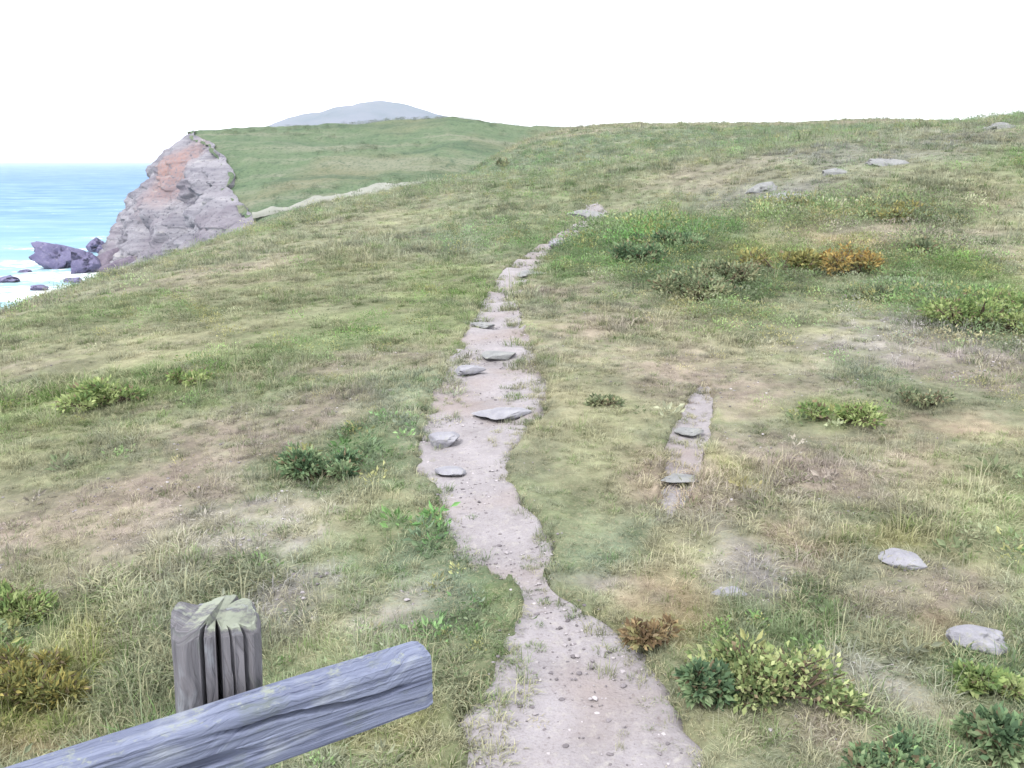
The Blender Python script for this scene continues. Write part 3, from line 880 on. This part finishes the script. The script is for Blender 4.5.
def shrub(name, p, w, h, depth, palette, label, cat, group, n=3500, leaf=.04, width=.45, lobes=7, seed=0, upright=.3):
    rg = np.random.default_rng(500 + seed)
    root = empty(name, (p[0], p[1], p[2] - .02 * h)); tag(root, label, cat, group)
    lc = np.column_stack([rg.uniform(-.62, .62, lobes) * w * .5, rg.uniform(-.62, .62, lobes) * depth * .5, rg.uniform(.28, .62, lobes) * h])
    # low in the middle of its edge, tallest near the centre
    lc[:, 2] *= 1.05 - .5 * np.hypot(lc[:, 0] / w * 2, lc[:, 1] / depth * 2)
    lr = rg.uniform(.26, .46, lobes)
    k = rg.integers(0, lobes, n)
    dirn = rg.normal(size=(n, 3)); dirn /= np.linalg.norm(dirn, axis=1)[:, None]
    rad = rg.uniform(.15, 1, n) ** .45
    lump = 1 + .45 * fbm3(dirn[:, 0] * 2.1 + k * 9 + seed, dirn[:, 1] * 2.1 + 50, dirn[:, 2] * 2.1 + 50, 2)
    P = lc[k] + dirn * (rad * lump * lr[k])[:, None] * np.array([w * .5, depth * .5, h * .55])
    keep = P[:, 2] > -.02 * h
    # gaps
    keep &= fbm3(P[:, 0] / w * 5 + 60, P[:, 1] / w * 5 + 60, P[:, 2] / h * 3 + 20, 2) > -.16
    P = P[keep]; dirn = dirn[keep]; k = k[keep]
    pal = np.array([alb(*c) for c in palette])
    clump = np.clip(.5 + .9 * fbm3(P[:, 0] / w * 6 + 9, P[:, 1] / w * 6, P[:, 2] / h * 4 + 9, 2) + rg.normal(0, .22, len(P)), 0, .999)
    cols = pal[(clump * len(pal)).astype(int)] * rg.uniform(1.35, 2.4, (len(P), 1))
    dead = rg.random(len(P)) < .09; cols[dead] = alb(176, 156, 118) * rg.uniform(.8, 1.6, (dead.sum(), 1))
    gl = (cols @ np.array([.25, .65, .1]))[:, None]; cols = gl + (cols - gl) * .74
    D = dirn + rg.normal(0, .5, P.shape) + np.array([0, 0, upright])
    V, F, T = leaves(P, D, leaf, width, cols, rg)
    mesh_obj('foliage', V, F, M_LEAF, root, False, {'tint': T})
    SV, SF = [], []
    for i in range(lobes):
        for j in range(5):
            q = lc[i] * (1 if j < 3 else 1.3) + rg.normal(0, .18, 3) * np.array([w, depth, h]) * .4; q[2] = max(q[2], .15 * h)
            v, f = tube((q[0] * .12, q[1] * .12, -.05 * h), q, .012 * w + .002, .003 * w + .0006, 6, 5, (rg.normal(0, .03) * w, rg.normal(0, .03) * w, 0))
            o = len(SV); SV += v; SF += [tuple(x + o for x in ff) for ff in f]
    mesh_obj('stem', SV, SF, M_STEM, root)
    return root


def put(px, py, wpx, hpx, palette, label, cat='bush', group=None, name='bush', depth=None, n=3500, leafpx=4., width=.45, lobes=7, upright=.3):
    global _seed
    p = on(px, py); m = px_m(p)
    w, h = wpx * m, hpx * m
    shrub(name, p, w, h, depth * w if depth else w * .8, palette, label, cat, group, n, leafpx * m, width, lobes, _seed, upright)
    _seed += 1


_seed = 0
GORSE = [(104, 122, 88), (122, 140, 98), (138, 152, 108), (160, 164, 118)]
GREENB = [(106, 138, 70), (128, 158, 76), (146, 170, 82), (164, 182, 104)]
YELB = [(128, 130, 66), (156, 154, 74), (182, 172, 82), (140, 146, 86)]
ORB = [(160, 126, 44), (180, 148, 56), (198, 170, 80), (152, 144, 76)]
LEAFY = [(112, 138, 78), (140, 160, 88), (166, 182, 104), (190, 200, 128), (124, 148, 84)]
DKB = [(80, 112, 78), (98, 134, 90), (118, 150, 98), (140, 164, 112)]
BRN = [(128, 104, 74), (156, 130, 88), (172, 146, 98), (166, 160, 100)]
g1 = 'gorse bushes on the right slope'
put(632, 268, 83, 36, DKB, 'dark green low bush nearest the path bend on the right slope', group=g1, n=3000)
put(690, 300, 97, 39, GORSE, 'grey green gorse bush with ragged top, lowest of the row right of the path', group=g1, n=3500)
put(728, 286, 81, 36, GORSE, 'dull olive gorse bush between the lowest gorse and the yellow bush', group=g1, n=3000)
put(665, 248, 94, 23, DKB, 'flat bluish green bush behind the row of gorse', group=g1, n=2600)
put(783, 276, 89, 41, YELB, 'yellowish gorse bush just left of the orange brown bush', group=g1, n=3200)
put(850, 274, 66, 40, ORB, 'orange brown withered bush on the right slope', group=g1, n=3200)
put(925, 256, 64, 23, GORSE, 'small dark gorse right of the orange brown bush', group=g1, n=2000)
put(905, 218, 81, 19, YELB, 'yellow green patch of gorse above the orange brown bush', group=g1, n=2000)
put(972, 328, 129, 43, GREENB, 'fresh green spreading bush at the right edge of the slope', group=g1, n=4500)
put(1024, 322, 108, 46, GREENB, 'bright green bush cut by the right edge, beside the spreading one', group=g1, n=3500)
put(880, 300, 67, 19, GORSE, 'flat grey green shrub between the spreading green bush and the orange one', group=g1, n=1600)
put(602, 404, 40, 12, GORSE, 'small dull green tuft bush right of the middle of the path', group=g1, n=900)
g2 = 'leafy clumps in the turf'
put(320, 474, 92, 30, DKB, 'deep green leafy clump in the turf left of the path', 'plant', g2, 'leafy_plant', n=2600, leafpx=6)
put(112, 404, 110, 30, GREENB, 'broad bright green clump on the left slope', 'plant', g2, 'leafy_plant', n=2800, leafpx=5)
put(190, 384, 60, 20, GREENB, 'smaller green clump beside the broad bright one on the left slope', 'plant', g2, 'leafy_plant', n=1500, leafpx=5)
put(838, 422, 84, 26, GREENB, 'bright green clump in the middle of the right slope', 'plant', g2, 'leafy_plant', n=2200, leafpx=5)
put(930, 404, 60, 20, GORSE, 'dark olive clump on reddish turf at the right', 'plant', g2, 'leafy_plant', n=1500, leafpx=4)
put(770, 690, 170, 74, LEAFY, 'large yellow green leafy plant spreading beside the path', 'plant', g2, 'leafy_plant', n=4940, leafpx=6.48, width=.55, lobes=17, upright=.5)
put(704, 706, 60, 66, DKB, 'dark blue green plant at the path edge, left of the large leafy one', 'plant', g2, 'leafy_plant', n=2090, leafpx=8.64, width=.5)
put(652, 648, 60, 48, BRN, 'withered brown plant overhanging the right edge of the path', 'plant', g2, 'leafy_plant', n=1100, leafpx=8, width=.4, lobes=9)
put(1000, 750, 90, 70, DKB, 'dark green plant in the bottom right corner', 'plant', g2, 'leafy_plant', n=2850, leafpx=9.36, width=.5)
put(990, 690, 70, 30, GREENB, 'green leafy plant just above the dark corner plant', 'plant', g2, 'leafy_plant', n=1900, leafpx=8.64, width=.5)
put(884, 766, 90, 30, DKB, 'low green plant at the bottom edge right of the pink turf', 'plant', g2, 'leafy_plant', n=1900, leafpx=7.92, width=.5)
put(40, 690, 120, 60, [(118, 124, 58), (150, 146, 62), (176, 164, 66), (134, 142, 70)], 'yellow olive clump left of the stub post', 'plant', g2, 'leafy_plant', n=4180, leafpx=7.92, width=.3)
put(20, 612, 110, 40, GREENB, 'green clump on the left edge above the yellow olive one', 'plant', g2, 'leafy_plant', n=3420, leafpx=6.48, width=.3)
g3 = 'tiny far bushes by the skyline'
put(470, 168, 14, 12, GORSE, 'tiny dark bush far off, left one of the pair above the path', group=g3, n=500, leafpx=2.5)
put(503, 168, 14, 12, GORSE, 'tiny dark bush far off, right one of the pair above the path', group=g3, n=500, leafpx=2.5)


# ------------------------------------------------------------------ grass
def tuft(name, nbl, h, spread, wd, lean, seed):
    rg = np.random.default_rng(seed)
    V, F, B = [], [], []
    for i in range(nbl):
        a = rg.uniform(0, 2 * math.pi); r = spread * rg.uniform(0, 1) ** .6
        p = np.array([math.cos(a) * r, math.sin(a) * r, -.01])
        hh = h * rg.uniform(.5, 1.15); ln = lean * rg.uniform(.3, 1.3); b = a + rg.normal(0, .9)
        dv = np.array([math.cos(b), math.sin(b), 0]); sd = np.array([-dv[1], dv[0], 0]) * wd * rg.uniform(.7, 1.3)
        tw = rg.uniform(-1, 1); sd = sd * (1 - abs(tw) * .3) + dv * wd * tw * .5
        q0 = p; q1 = p + dv * ln * hh * .35 + np.array([0, 0, hh * .6]); q2 = p + dv * ln * hh + np.array([0, 0, hh * (1 - .25 * ln)])
        o = len(V); V += [q0 - sd, q0 + sd, q1 + sd * .75, q1 - sd * .75, q2]
        F += [(o, o + 1, o + 2, o + 3), (o + 3, o + 2, o + 4)]
        B += [rg.uniform(.68, 1.32)] * 5
    me = bpy.data.meshes.new(name); me.from_pydata([tuple(v) for v in V], [], F); me.update()
    at = me.attributes.new('vary', 'FLOAT', 'POINT'); at.data.foreach_set('value', np.array(B, np.float32))
    me.materials.append(M_GRASS)
    return bpy.data.objects.new(name, me)


n = NT('grass_blade')
tc = n.attr('tint', True).outputs['Color']; vr = n.attr('vary').outputs['Fac']
cc = n.n('ShaderNodeVectorMath', operation='SCALE'); n.l(tc, cc.inputs[0]); n.l(vr, cc.inputs['Scale'])
df = n.n('ShaderNodeBsdfDiffuse'); tr = n.n('ShaderNodeBsdfTranslucent'); mx = n.n('ShaderNodeMixShader'); mx.inputs[0].default_value = .3
n.l(cc.outputs[0], df.inputs[0]); n.l(cc.outputs[0], tr.inputs[0]); n.l(df.outputs[0], mx.inputs[1]); n.l(tr.outputs[0], mx.inputs[2])
M_GRASS = n.done(mx.outputs[0])

tufts = bpy.data.collections.new('grass tufts')
for i, args in enumerate([(34, .060, .05, .0022, .8), (26, .085, .045, .0020, .7), (40, .035, .06, .0026, 1.1), (30, .05, .06, .0030, 1.3), (22, .018, .07, .0026, 3.6), (16, .012, .08, .0034, 5.), (9, .17, .05, .0016, .45)]):
    tufts.objects.link(tuft('tuft%d' % i, *args, 900 + i))


def instance(o, coll):
    ng = bpy.data.node_groups.new('grass_scatter', 'GeometryNodeTree')
    ng.interface.new_socket('Geometry', in_out='INPUT', socket_type='NodeSocketGeometry'); ng.interface.new_socket('Geometry', in_out='OUTPUT', socket_type='NodeSocketGeometry')
    N = ng.nodes; Lk = ng.links
    gi = N.new('NodeGroupInput'); go = N.new('NodeGroupOutput'); io = N.new('GeometryNodeInstanceOnPoints'); ci = N.new('GeometryNodeCollectionInfo')
    ci.inputs['Collection'].default_value = coll; ci.inputs['Separate Children'].default_value = True; ci.inputs['Reset Children'].default_value = True
    m2p = N.new('GeometryNodeMeshToPoints'); Lk.new(gi.outputs[0], m2p.inputs[0])
    Lk.new(m2p.outputs[0], io.inputs['Points']); Lk.new(ci.outputs[0], io.inputs['Instance'])
    io.inputs['Pick Instance'].default_value = True

    def na(nm):
        q = N.new('GeometryNodeInputNamedAttribute'); q.data_type = 'FLOAT'; q.inputs['Name'].default_value = nm; return q.outputs['Attribute']
    Lk.new(na('pick'), io.inputs['Instance Index'])
    cx = N.new('ShaderNodeCombineXYZ'); Lk.new(na('spin'), cx.inputs['Z']); e2r = N.new('FunctionNodeEulerToRotation')
    Lk.new(cx.outputs[0], e2r.inputs[0]); Lk.new(e2r.outputs[0], io.inputs['Rotation'])
    Lk.new(na('scl'), io.inputs['Scale']); Lk.new(io.outputs[0], go.inputs[0])
    md = o.modifiers.new('scatter', 'NODES'); md.node_group = ng


n = NT('pebble_stone'); M_PEB = n.done(n.principled(n.attr('tint', True).outputs['Color'], .9).outputs[0])


def scatter():
    pts = []
    # rings of falling density, growing size
    for (r0, r1, dens, sc) in [(.9, 4, 1500, .56), (4, 8, 700, .68), (8, 15, 220, .98), (15, 30, 64, 1.5), (30, 60, 13, 2.4), (60, 115, 4, 3.4)]:
        a0, a1 = R(-50), R(50)
        area = .5 * (a1 - a0) * (r1 ** 2 - r0 ** 2); k = int(area * dens)
        th = RNG.uniform(a0, a1, k); r = np.sqrt(RNG.uniform(r0 ** 2, r1 ** 2, k))
        pts.append(np.column_stack([np.sin(th) * r, np.cos(th) * r - .4, np.full(k, sc)]))
    P = np.concatenate(pts)
    x, y = P[:, 0], P[:, 1]
    pr = path_ratio(x, y)
    cov = fbm(x * 1.1 + 5, y * 1.1, 4) * .8 + .3 * fbm(x * 4, y * 4, 2)
    bald = RNG.uniform(-.35, .55, len(x))
    tint = tint_at(x, y)
    grn = (tint[:, 1] / (tint[:, 0] + 1e-6) - .85) * 1.6           # lush where it is green, thin on the dry pink patches
    keep = (cov + bald + np.clip(grn, -.40, .5) > -.34)
    keep &= (pr > .98 + .45 * fbm(x * 3.5, y * 3.5, 3)) | ((pr > .35) & (RNG.random(len(x)) < .09 + .24 * sstep(.55, 1.0, pr) + .2 * sstep(4, 10, y) + .3 * sstep(9, 16, y) + .22 * ((x > .85) & (y < 8))))
    keep &= (x > -32)
    sat = (tint.max(1) - tint.min(1)) / tint.max(1)
    keep &= RNG.random(len(x)) > (.62 - .5 * sstep(9, 18, y)) * (1 - sstep(.10, .28, sat))
    x, y, sc = x[keep], y[keep], P[keep, 2]; tint = tint[keep]; grn = grn[keep]
    z = np.maximum(surf_h(x, y), ground_h(x, y) - .022)
    near = np.exp(-np.hypot(x, y) / 10)
    z = z - .006
    m = len(x)
    mixr = RNG.random((m, 1))
    straw = alb(200, 197, 162); col = np.where(mixr < .34, tint * .6 + straw * .75, tint * 1.35)
    col = np.where(mixr > .86, tint * np.array([.85, 1.08, .72]), col)
    pick = RNG.choice(7, m, p=[.17, .12, .2, .19, .145, .145, .03])
    flat = (pick == 4) | (pick == 5)
    col[flat] = tint[flat] * .55 + alb(206, 196, 160) * .8
    s = sc * RNG.uniform(.6, 1.3, m) * (1 + .35 * np.clip(grn, -.6, .8)) * (1 + .75 * fbm(x * .7, y * .7 + 90, 2) + .55 * fbm(x * 2.6 + 7, y * 2.6, 2))
    o = mesh_obj('grass', np.column_stack([x, y, z]), [], None, attrs={'tint': np.clip(col, .01, .7), 'scl': s, 'spin': RNG.uniform(0, 6.283, m), 'pick': pick.astype(float)})
    tag(o, 'short coastal grass, part green and part straw, over the whole slope', 'grass', kind='stuff')
    instance(o, tufts)
    print('tufts', m)


scatter()


def ground_cover():
    """low leafy herbs and scrub that run into one another wherever the slope is lush"""
    rg = np.random.default_rng(31)
    col = bpy.data.collections.new('herb sprigs')
    for i, (nl, lf, wd, sp, ht) in enumerate([(26, .030, .5, .05, .05), (34, .024, .45, .06, .075), (22, .040, .35, .06, .06), (44, .018, .5, .055, .06), (90, .011, .5, .06, .06), (110, .009, .4, .06, .05), (80, .012, .3, .055, .07), (100, .008, .5, .065, .045)]):
        P = np.column_stack([rg.normal(0, sp * .5, nl), rg.normal(0, sp * .5, nl), ht * rg.uniform(0, 1, nl) ** .8])
        D = P * np.array([1, 1, .6]) + rg.normal(0, .03, (nl, 3)) + np.array([0, 0, .03])
        c = np.repeat(rg.uniform(.7, 1.35, nl)[:, None], 3, 1)
        V, F, T = leaves(P, D, lf, wd, c, rg)
        me = bpy.data.meshes.new('sprig'); me.from_pydata([tuple(v) for v in V], [], [tuple(map(int, f)) for f in F]); me.update()
        at = me.attributes.new('vary', 'FLOAT', 'POINT'); at.data.foreach_set('value', T[:, 0].astype(np.float32))
        me.materials.append(M_GRASS); col.objects.link(bpy.data.objects.new('sprig', me))
    pts = []
    for (r0, r1, dens, sc) in [(.9, 4, 260, .8), (4, 8, 150, 1.15), (8, 15, 75, 1.7), (15, 32, 42, 2.9), (32, 70, 10, 4.4)]:
        a0, a1 = R(-50), R(50); k = int(.5 * (a1 - a0) * (r1 ** 2 - r0 ** 2) * dens)
        th = rg.uniform(a0, a1, k); r = np.sqrt(rg.uniform(r0 ** 2, r1 ** 2, k))
        pts.append(np.column_stack([np.sin(th) * r, np.cos(th) * r - .4, np.full(k, sc)]))
    P = np.concatenate(pts); x, y = P[:, 0], P[:, 1]
    tint = tint_at(x, y)
    lush = np.clip((tint[:, 1] / tint[:, 0] - 1.06) * 3.2, 0, 1)
    cl = sstep(-.1, .35, fbm(x * 1.4 + 50, y * 1.4, 4)) * .55 + sstep(.22, .5, fbm(x * .5, y * .5 + 30, 4)) * .35
    # the scrub belt right of the path
    belt = np.zeros(len(x))
    for (px, py, rx, ry) in [(640, 262, 60, 28), (700, 285, 60, 26), (760, 268, 60, 22), (850, 262, 60, 18), (970, 312, 90, 34), (905, 215, 60, 14), (930, 258, 60, 14), (800, 215, 70, 14), (640, 235, 60, 12)]:
        c = on(px, py); a = on(px - rx, py); b = on(px, py + ry); t = on(px, py - ry)
        belt = np.maximum(belt, np.exp(-((x - c[0]) / abs(c[0] - a[0])) ** 2 - ((y - c[1]) / (.5 * abs(t[1] - b[1]))) ** 2))
    keep = rg.random(len(x)) < np.clip(lush * .75 * (.25 + cl) + .10 * cl + 2.4 * belt * (.45 + cl), 0, 1)
    keep &= path_ratio(x, y) > 1.1
    x, y, sc, tint, belt = x[keep], y[keep], P[keep, 2], tint[keep], belt[keep]
    m = len(x)
    sp = rg.random((m, 1))
    cv = np.where(sp < .3, tint * 1.1, np.where(sp < .6, tint * np.array([.92, 1.2, .8]), np.where(sp < .85, tint * .4 + alb(112, 134, 96) * .75, tint * .5 + alb(190, 186, 120) * .6)))
    o = mesh_obj('ground_cover', np.column_stack([x, y, surf_h(x, y) - .004]), [], None, attrs={
        'tint': np.clip(cv * rg.uniform(.95, 1.6, (m, 1)), .01, .6), 'scl': sc * rg.uniform(.55, 1.25, m) * (1 + .7 * belt), 'spin': rg.uniform(0, 6.283, m), 'pick': (rg.integers(0, 4, m) + 4 * (np.hypot(x, y) > 6)).astype(float)})
    tag(o, 'low leafy herbs and scrub running together in the lusher parts of the slope', 'ground cover', kind='stuff')
    instance(o, col)
    print('sprigs', m)

    # gorse scrub scattered over the far headland
    k = 5200; hx = rg.uniform(-84, 60, k); hy = rg.uniform(140, 250, k)
    e_s = np.interp(hy, EDGE[::-1, 1], EDGE[::-1, 0])
    kp = (hx > e_s + 5) & (fbm(hx * .035 + 4, hy * .07, 4) + .5 * fbm(hx * .2, hy * .2, 2) > rg.uniform(-.15, .4, k))
    hx, hy = hx[kp], hy[kp]; m = len(hx)
    hc = np.where(rg.random((m, 1)) < .6, alb(96, 116, 92), alb(140, 146, 116)) * rg.uniform(.8, 1.4, (m, 1))
    o = mesh_obj('scrub', np.column_stack([hx, hy, head_h(hx, hy) - .1]), [], None, attrs={'tint': hc, 'scl': rg.uniform(6, 15, m), 'spin': rg.uniform(0, 6.283, m), 'pick': rg.integers(4, 8, m).astype(float)})
    tag(o, 'low dull green scrub scattered over the far headland', 'scrub', kind='stuff')
    instance(o, col)


ground_cover()

def gravel():
    rg = np.random.default_rng(77)
    col = bpy.data.collections.new('pebbles')
    for i in range(4):
        bm = bmesh.new(); bmesh.ops.create_icosphere(bm, subdivisions=2, radius=1)
        v = np.array([w.co for w in bm.verts]); f = [[w.index for w in fa.verts] for fa in bm.faces]; bm.free()
        for _ in range(7):
            nn = rg.normal(size=3); nn /= np.linalg.norm(nn); v = v - np.clip(v @ nn - rg.uniform(.5, .85), 0, None)[:, None] * nn
        v = v * np.array([1, .78, .5])
        me = bpy.data.meshes.new('pebble'); me.from_pydata([tuple(q) for q in v], [], f); me.update(); me.materials.append(M_PEB)
        col.objects.link(bpy.data.objects.new('pebble', me))
    m = 5200
    j = (rg.random(m) ** 1.5 * (len(PX_) - 2)).astype(int)
    dx = np.gradient(PX_); dy = np.gradient(PY_); L = np.hypot(dx, dy)
    off = rg.normal(0, .62, m) * PW_[j]
    x = PX_[j] + dy[j] / L[j] * off; y = PY_[j] - dx[j] / L[j] * off
    k = y > .3; x, y, j, off = x[k], y[k], j[k], off[k]
    m = len(x)
    q = np.abs(off) / PW_[j]
    z = ground_h(x, y) - np.where(q < 1, .022 + .012 * (1 - q * q), 0) + np.where(q > 1, .004, 0)
    th = rg.uniform(R(-48), R(48), 60000); r = np.sqrt(rg.uniform(1, 12 ** 2, 60000)); bx, by = np.sin(th) * r, np.cos(th) * r
    bt = tint_at(bx, by); sat = (bt.max(1) - bt.min(1)) / bt.max(1)
    k = (rg.random(60000) < .75 * (1 - sstep(.10, .27, sat))) & (fbm(bx * 4, by * 4, 3) > -.1); bx, by = bx[k], by[k]
    x = np.concatenate([x, bx]); y = np.concatenate([y, by]); z = np.concatenate([z, surf_h(bx, by) + .002]); m = len(x)
    c = np.where(rg.random((m, 1)) < .5, alb(206, 200, 206), alb(150, 144, 150)) * rg.uniform(.7, 1.3, (m, 1))
    o = mesh_obj('gravel', np.column_stack([x, y, z]), [], None, attrs={'tint': c, 'scl': .004 + .010 * rg.random(m) ** 4, 'spin': rg.uniform(0, 6.28, m), 'pick': rg.integers(0, 4, m).astype(float)})
    tag(o, 'small loose pebbles scattered on the trodden path and the bare soil patches', 'gravel', kind='stuff')
    instance(o, col)


gravel()

# ------------------------------------------------------------------ haze
n = NT('sea_air'); n.out.inputs['Surface']
pv = n.n('ShaderNodeVolumePrincipled'); pv.inputs['Color'].default_value = (.90, .95, 1.0, 1); pv.inputs['Density'].default_value = .00009
pv.inputs['Anisotropy'].default_value = .2
n.l(pv.outputs[0], n.out.inputs['Volume']); M_HAZE = n.m
x0, x1, y0, y1, z0, z1 = -14100, 14100, -2800, 14200, -75, 260
V = [(x, y, z) for z in (z0, z1) for y in (y0, y1) for x in (x0, x1)]
o = mesh_obj('haze', V, [(0, 2, 3, 1), (4, 5, 7, 6), (0, 1, 5, 4), (2, 6, 7, 3), (0, 4, 6, 2), (1, 3, 7, 5)], M_HAZE, smooth=False)
tag(o, kind='stuff')

# ------------------------------------------------------------------ sky and sun
SUN_EL, SUN_AZ = R(52), R(215)     # azimuth clockwise from +y: behind and left of the walker
world = bpy.data.worlds.new('World'); scene.world = world; world.use_nodes = True
wt = world.node_tree; wt.nodes.clear()
sky = wt.nodes.new('ShaderNodeTexSky'); sky.sky_type = 'NISHITA'; sky.sun_disc = False
sky.sun_elevation = SUN_EL; sky.sun_rotation = SUN_AZ; sky.dust_density = 4; sky.air_density = 1
mixc = wt.nodes.new('ShaderNodeMix'); mixc.data_type = 'RGBA'; mixc.inputs[0].default_value = .88
mixc.inputs[7].default_value = (9.2, 9.25, 9.4, 1)      # unbroken bright cloud
bg = wt.nodes.new('ShaderNodeBackground'); bg.inputs[1].default_value = .1
wo = wt.nodes.new('ShaderNodeOutputWorld')
wt.links.new(sky.outputs[0], mixc.inputs[6]); wt.links.new(mixc.outputs[2], bg.inputs[0]); wt.links.new(bg.outputs[0], wo.inputs[0])
sl = bpy.data.lights.new('sun', 'SUN'); sl.energy = 1.5; sl.angle = R(11); sl.color = (1, .96, .90)
so = bpy.data.objects.new('sun', sl); COL.objects.link(so)
sd = Vector((math.sin(SUN_AZ) * math.cos(SUN_EL), math.cos(SUN_AZ) * math.cos(SUN_EL), math.sin(SUN_EL)))
so.rotation_euler = (-sd).to_track_quat('-Z', 'Y').to_euler(); so.location = sd * 80

# ------------------------------------------------------------------ camera and view
cam = bpy.data.cameras.new('camera'); co = bpy.data.objects.new('camera', cam); COL.objects.link(co)
cam.sensor_width = 36; cam.lens = 36 * FPX / W; cam.clip_start = .05; cam.clip_end = 20000
co.location = (0, 0, EYE); co.rotation_euler = (math.pi / 2 - PITCH, 0, 0)
scene.camera = co
vs = scene.view_settings
vs.view_transform = 'Standard'; vs.look = 'None'; vs.exposure = 1.56; vs.gamma = 1; vs.use_curve_mapping = False
scene.cycles.volume_bounces = 1; scene.cycles.max_bounces = 6; scene.cycles.diffuse_bounces = 3; scene.cycles.transmission_bounces = 3
